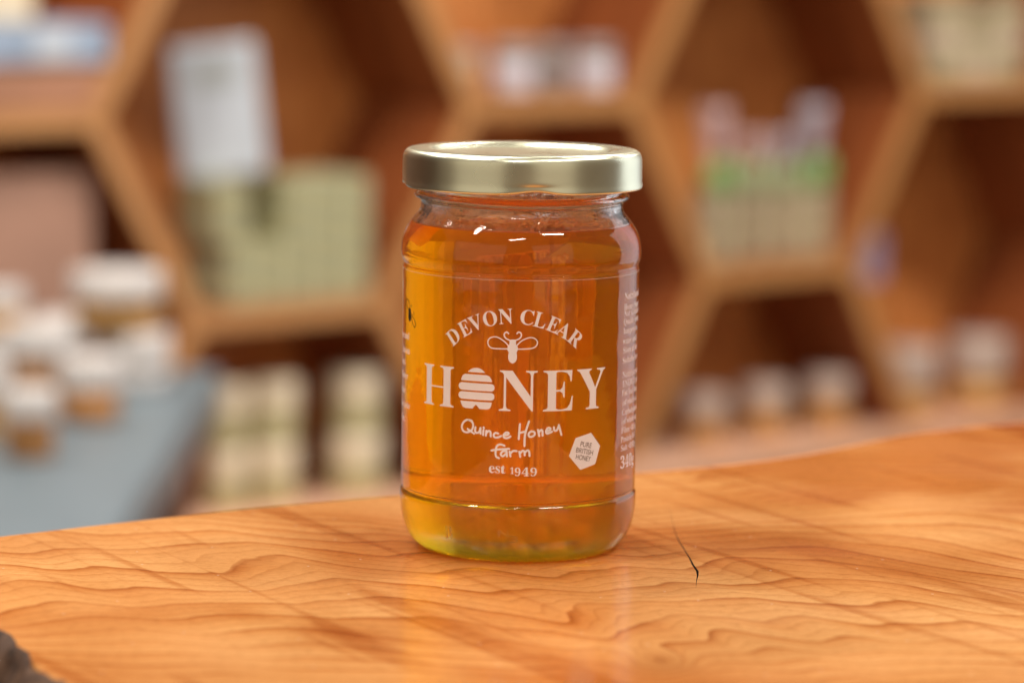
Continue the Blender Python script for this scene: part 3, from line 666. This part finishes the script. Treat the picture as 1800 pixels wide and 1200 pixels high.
# soap boxes in the left cell
def card(name, p, w, d, h, m, label, cat, group=None, seam=None, rz=None):
    t = thing(name, p, label, cat, group, TH if rz is None else rz)
    obj('body', box(w, d, h, 0.0004, .0025), M[m], t)
    if seam: obj('label_band', box(w + .001, d + .001, h * seam[1], h * seam[0], 0), M[seam[2]], t)
    return t
lv = -Q
base = stand(500, .07, lv); e0 = stand(366, .07, lv); ux = U
def along(px0, lvl, back, k): return stand(px0, back, lvl) + U * k
bw = .0410; bh = .0395
G = 'sage green boxes stacked in the left cell'
nth = ['first', 'second', 'third', 'fourth', 'fifth']
x0 = stand(388, .06, lv)
for row in range(4):
    sh_ = 0.0 if row < 2 else -.016
    for k in range(5):
        if row >= 2 and k == 1: continue
        card('soap_box', x0 + U * (k * (bw + .0042) + (sh_ if k == 0 else 0)) + Vector((0, 0, row * (bh + .0003))), bw, .10, bh, 'sage' if (row + k) % 3 else 'sage2', 'small sage soap box, %s column, %s row up in the left cell stack' % (nth[k], nth[row]), 'box', G, (.3, .4, 'sage2' if (row + k) % 3 else 'sage'))
card('gap_block', x0 + U * .042 + NRM * -.035 + Vector((0, 0, 2 * bh + .002)), .026, .03, 2 * bh - .006, 'darkgreen', 'dark green narrow block in the gap of the sage box stack', 'box')  # added dark block that makes the gap in the stack look dark
# white pouch leaning on top of the boxes
pw = x0 + U * .014 + Vector((0, 0, 4 * (bh + .0003) + .0005)) - NRM * .012
tp = thing('white_carton', pw, 'greyish white upright carton standing on the sage boxes in the left cell', 'carton', None, TH - .55)
obj('body', box(.112, .038, .172, .0004, .007), M['white'], tp); tp.rotation_euler = (0, math.radians(-6), TH - .55)
obj('top_label', box(.060, .0395, .030, .118, 0), M['greycard'], tp)
# cream tubs with green bands in the half cell under the left cell
col = [(398, 'left'), (482, 'middle'), (628, 'right')]
for px, nm in col:
    r_ = 29 if nm == 'left' else (32 if nm == 'middle' else 37); p = stand(px, .055, -2 * Q); p.z = BASE_Z + .0004
    for tier in (0, 1):
        tub('balm_tub', p + Vector((0, 0, tier * .083)), r_, 81, 40, M['cream'], M['olive'], 'cream-lidded tub with olive band, %s of the %s stack behind the counter edge' % ('top' if tier else 'bottom', nm), 'tub', 'cream and olive tubs under the left cell', (8, 30), M['sage'])
# gift bags with green ribbon in the right-hand cell
def gift(px, lab_, top_m, gm, hb, flare, back):
    p = stand(px, back, -Q); t = thing('gift_bag', p, lab_, 'gift bag', 'gift bags with green ribbon in the right cell', TH)
    obj('base_box', box(.085, .07, .100, .0004, .006), M['beige'], t)
    for sx in (-.021, .021): obj('stripe', box(.016, .072, .085, .006, 0, sx), M['sage'], t)
    def fl(r, z, ph): return r * (1 + .12 * math.cos(ph * 7)), z
    obj('wrap_neck', lathe([(0, 100.8), (36, 101), (38, 112), (20, 126), (16, 132), (0, 132)], 36, fl), M['sage'], t, True)
    def fl2(r, z, ph): return r * (1 + .16 * math.cos(ph * 6 + 1) + .05 * math.cos(ph * 13)), z + .05 * r * math.cos(ph * 5)
    obj('wrap_top', lathe([(0, 134), (14, 135), (20, 150), (flare, hb - 20), (flare * 1.1, hb), (flare * .8, hb - 6), (0, hb - 30)], 42, fl2), top_m, t, True)
    for sx in (-1, 1):
        b = bmesh.new(); bmesh.ops.create_uvsphere(b, u_segments=14, v_segments=8, radius=1)
        for v in b.verts: v.co = Vector((sx * (.023 + v.co.x * .028), -.024 + v.co.y * .020, .124 + v.co.z * (.025 + .010 * (v.co.x * sx)))) 
        obj('ribbon_loop', b, gm, t, True)
    return t
for px, nm, tm, hb, k, kh in ((1252, 'first', 'pink', 225, .55, 1.02), (1308, 'second', 'pink', 190, .55, .98), (1366, 'third', 'lavender', 195, .52, .95), (1424, 'fourth', 'lavender', 225, .55, 1.02)):
    g = gift(px, 'slim gift bag with %s top, %s from the left in the right cell' % ('pale pink' if tm == 'pink' else 'lavender', nm), M[tm], M['green' if nm in ('first', 'fourth') else 'palegreen'], hb, 33, .05 if nm in ('first', 'fourth') else .075)
    g.scale = (k, k, kh)
# purple box at the left of the far right cell
p = stand(1548, .03, -2 * Q); p = shelf_pt(1545, 470, .05); p2 = Vector((p.x, p.y, p.z))
sl = sh(4.5, -Q); 
pp = shelf_pt(1512, 482, .06)
card('purple_box', Vector((pp.x, pp.y, pp.z - .012)), .055, .05, .075, 'purple', 'small purple box resting against the board at the junction right of the gift bags', 'box')
# honeycomb jars along the base shelf, right
for i, (px, r_, h, lb) in enumerate(((1243, 37, 78, 'left'), (1352, 37, 82, 'middle'), (1463, 37, 85, 'right'))):
    p = stand(px, .06, -2 * Q); p.z = BASE_Z + .0004
    tub('comb_jar', p, r_, h, 36, M['dusk'], M['amber2'], 'white-topped amber jar, the %s one of three in the dark cell on the base shelf' % lb, 'jar', 'white-topped jars on the base shelf')
for i, (px, r_, h, lb, bk_) in enumerate(((1600, 50, 112, 'wide white-topped amber tub on the base shelf, right of the three small jars', .07), (1726, 50, 116, 'wide white-topped amber tub at the far right end of the base shelf', .07))):
    p = stand(px, bk_, -2 * Q); p.z = BASE_Z + .0004
    tub('comb_tub', p, r_, h, 62, M['dusk'], M['amber2'], lb, 'tub', 'wide tubs on the base shelf')
# beige boxes in the upper right cell
nm3 = ['left', 'middle', 'right']
x1 = stand(1618, .06, 0)
for tier in range(3):
    for k in range(3):
        if tier == 2 and k == 1: continue
        card('beige_box', x1 + U * (k * .072) + Vector((0, 0, tier * .046)), .068, .09, .0445, 'beige', 'beige box, %s of the %s row in the upper right cell' % (nm3[k], ('bottom', 'second', 'third')[tier]), 'box', 'beige boxes in the upper right cell', (.3, .35, 'cream' if (k + tier) % 2 else 'sage'))
# upper left cell: box with blue lid, cream box on it
p = stand(72, .05, 0)
t = thing('gift_box', p - U * .035, 'peach box with pale blue lid on the upper left shelf board', 'box', None, TH)
obj('body', box(.19, .10, .055, .0004, .003), M['peach'], t); obj('lid', box(.20, .11, .048, .0558, .003), M['blue'], t); obj('lid_label', box(.05, .112, .038, .060, 0, .02), M['white'], t)
card('cream_box', p - U * .07 + Vector((0, 0, .1045)), .075, .08, .07, 'cream', 'cream box on top of the blue-lidded box at the upper left', 'box')
p = stand(25, .08, -2 * Q); p.z = BASE_Z + .0004
t = thing('carton', p, 'tall mauve brown carton in the cell behind the white tubs', 'carton', None, TH)
obj('body', box(.16, .11, .445, 0, .004), M['mauve'], t); obj('flap', box(.158, .055, .004, .4455, .001, 0, -.027), M['peach'], t)

# ------------------------------------------------------------------ grey-blue display table with tubs
TZ = -0.285
c_br = on_z(388, 648, TZ); c_fr = on_z(205, 935, TZ)
dr = (c_br - c_fr).normalized(); lft = Vector((-dr.y, dr.x, 0))
tw, tl = .95, 1.25
org = c_br
tbl = thing('display_table', ((org + lft * tw / 2 - dr * tl / 2).x, (org + lft * tw / 2 - dr * tl / 2).y, FLOOR_Z), 'pale grey-blue display table at the left carrying white-lidded tubs', 'table', None, math.atan2(dr.y, dr.x))
tz = TZ - FLOOR_Z
obj('table_top', box(tl, tw, .045, tz - .045, .006), M['table'], tbl)
for sx in (-1, 1):
    for sy in (-1, 1): obj('leg', box(.06, .06, tz - .0455, 0, .004, sx * (tl / 2 - .06), sy * (tw / 2 - .06)), M['table_leg'], tbl)
obj('apron', box(tl - .15, tw - .15, .09, tz - .136, .003), M['table_leg'], tbl)
def tbl_tub(px, py_bottom, r_, h, lid_h, lm, bm_, lab_, lift=0.0):
    p = on_z(px, py_bottom, TZ + lift); p.z = TZ + lift + .0004
    return tub('honeycomb_tub', p, r_, h, lid_h, M[lm], M[bm_], lab_, 'tub', 'white-lidded tubs on the grey table'), p
GT = 'white-lidded tubs on the grey table'
def tub_px(x0, x1, ytop, ybot, lidf, bm_, lab_, y_base=None, lm='offwhite'):
    """tub standing on the table; pixel base gives the spot, pixel width its size"""
    p = on_z((x0 + x1) / 2, ybot, TZ); dist = (p - CAM).length; r_ = (x1 - x0) / 2 / FPX * dist * 1000; h = (ybot - ytop) / FPX * dist * 1000
    p.z = TZ + .0004; p.y += r_ * .001
    return tub('honeycomb_tub', p, r_, h, h * lidf, M[lm], M[bm_], lab_, 'tub', GT)
tub_px(97, 205, 632, 748, .50, 'amber', 'white-lidded amber tub standing alone nearest the bare right side of the grey table')
tub_px(-2, 92, 690, 812, .42, 'amber', 'white-lidded amber tub nearest the camera at the left edge of the grey table')
tub_px(4, 116, 575, 716, .42, 'amber', 'white-lidded reddish tub in the middle row at the left of the grey table')
t6 = tub_px(178, 292, 590, 690, .62, 'offwhite', 'plain white tub under the tan tub at the back right of the group')
p6 = t6.location.copy(); r6 = 0
dist = (p6 - CAM).length; h6 = (690 - 590) / FPX * dist
tt = tub('honeycomb_tub', Vector((p6.x - .012, p6.y + .01, p6.z + h6 + .0006)), 47, 62, 28, M['offwhite'], M['amber2'], 'big white-lidded tan tub on top of the plain white tub', 'tub', GT)
tt.location = Vector((at_y(205, 600, p6.y).x, p6.y + .005, p6.z + h6 + .0006))
tub_px(52, 150, 560, 668, .5, 'amber2', 'white-lidded tan tub behind the lone amber tub, under the big tan tub at its right')
tub_px(-70, 8, 640, 770, .45, 'amber2', 'white-lidded tan tub cut by the left picture edge')
t7 = tub_px(-60, 45, 590, 650, .6, 'offwhite', 'plain white tub at the back left corner of the group')
dist = (t7.location - CAM).length; h7 = (650 - 590) / FPX * dist
tub('honeycomb_tub', Vector((t7.location.x, t7.location.y, t7.location.z + h7 + .0006)), 26, 48, 24, M['offwhite'], M['amber2'], 'small white-lidded tub on top of the back left plain tub', 'tub', GT)
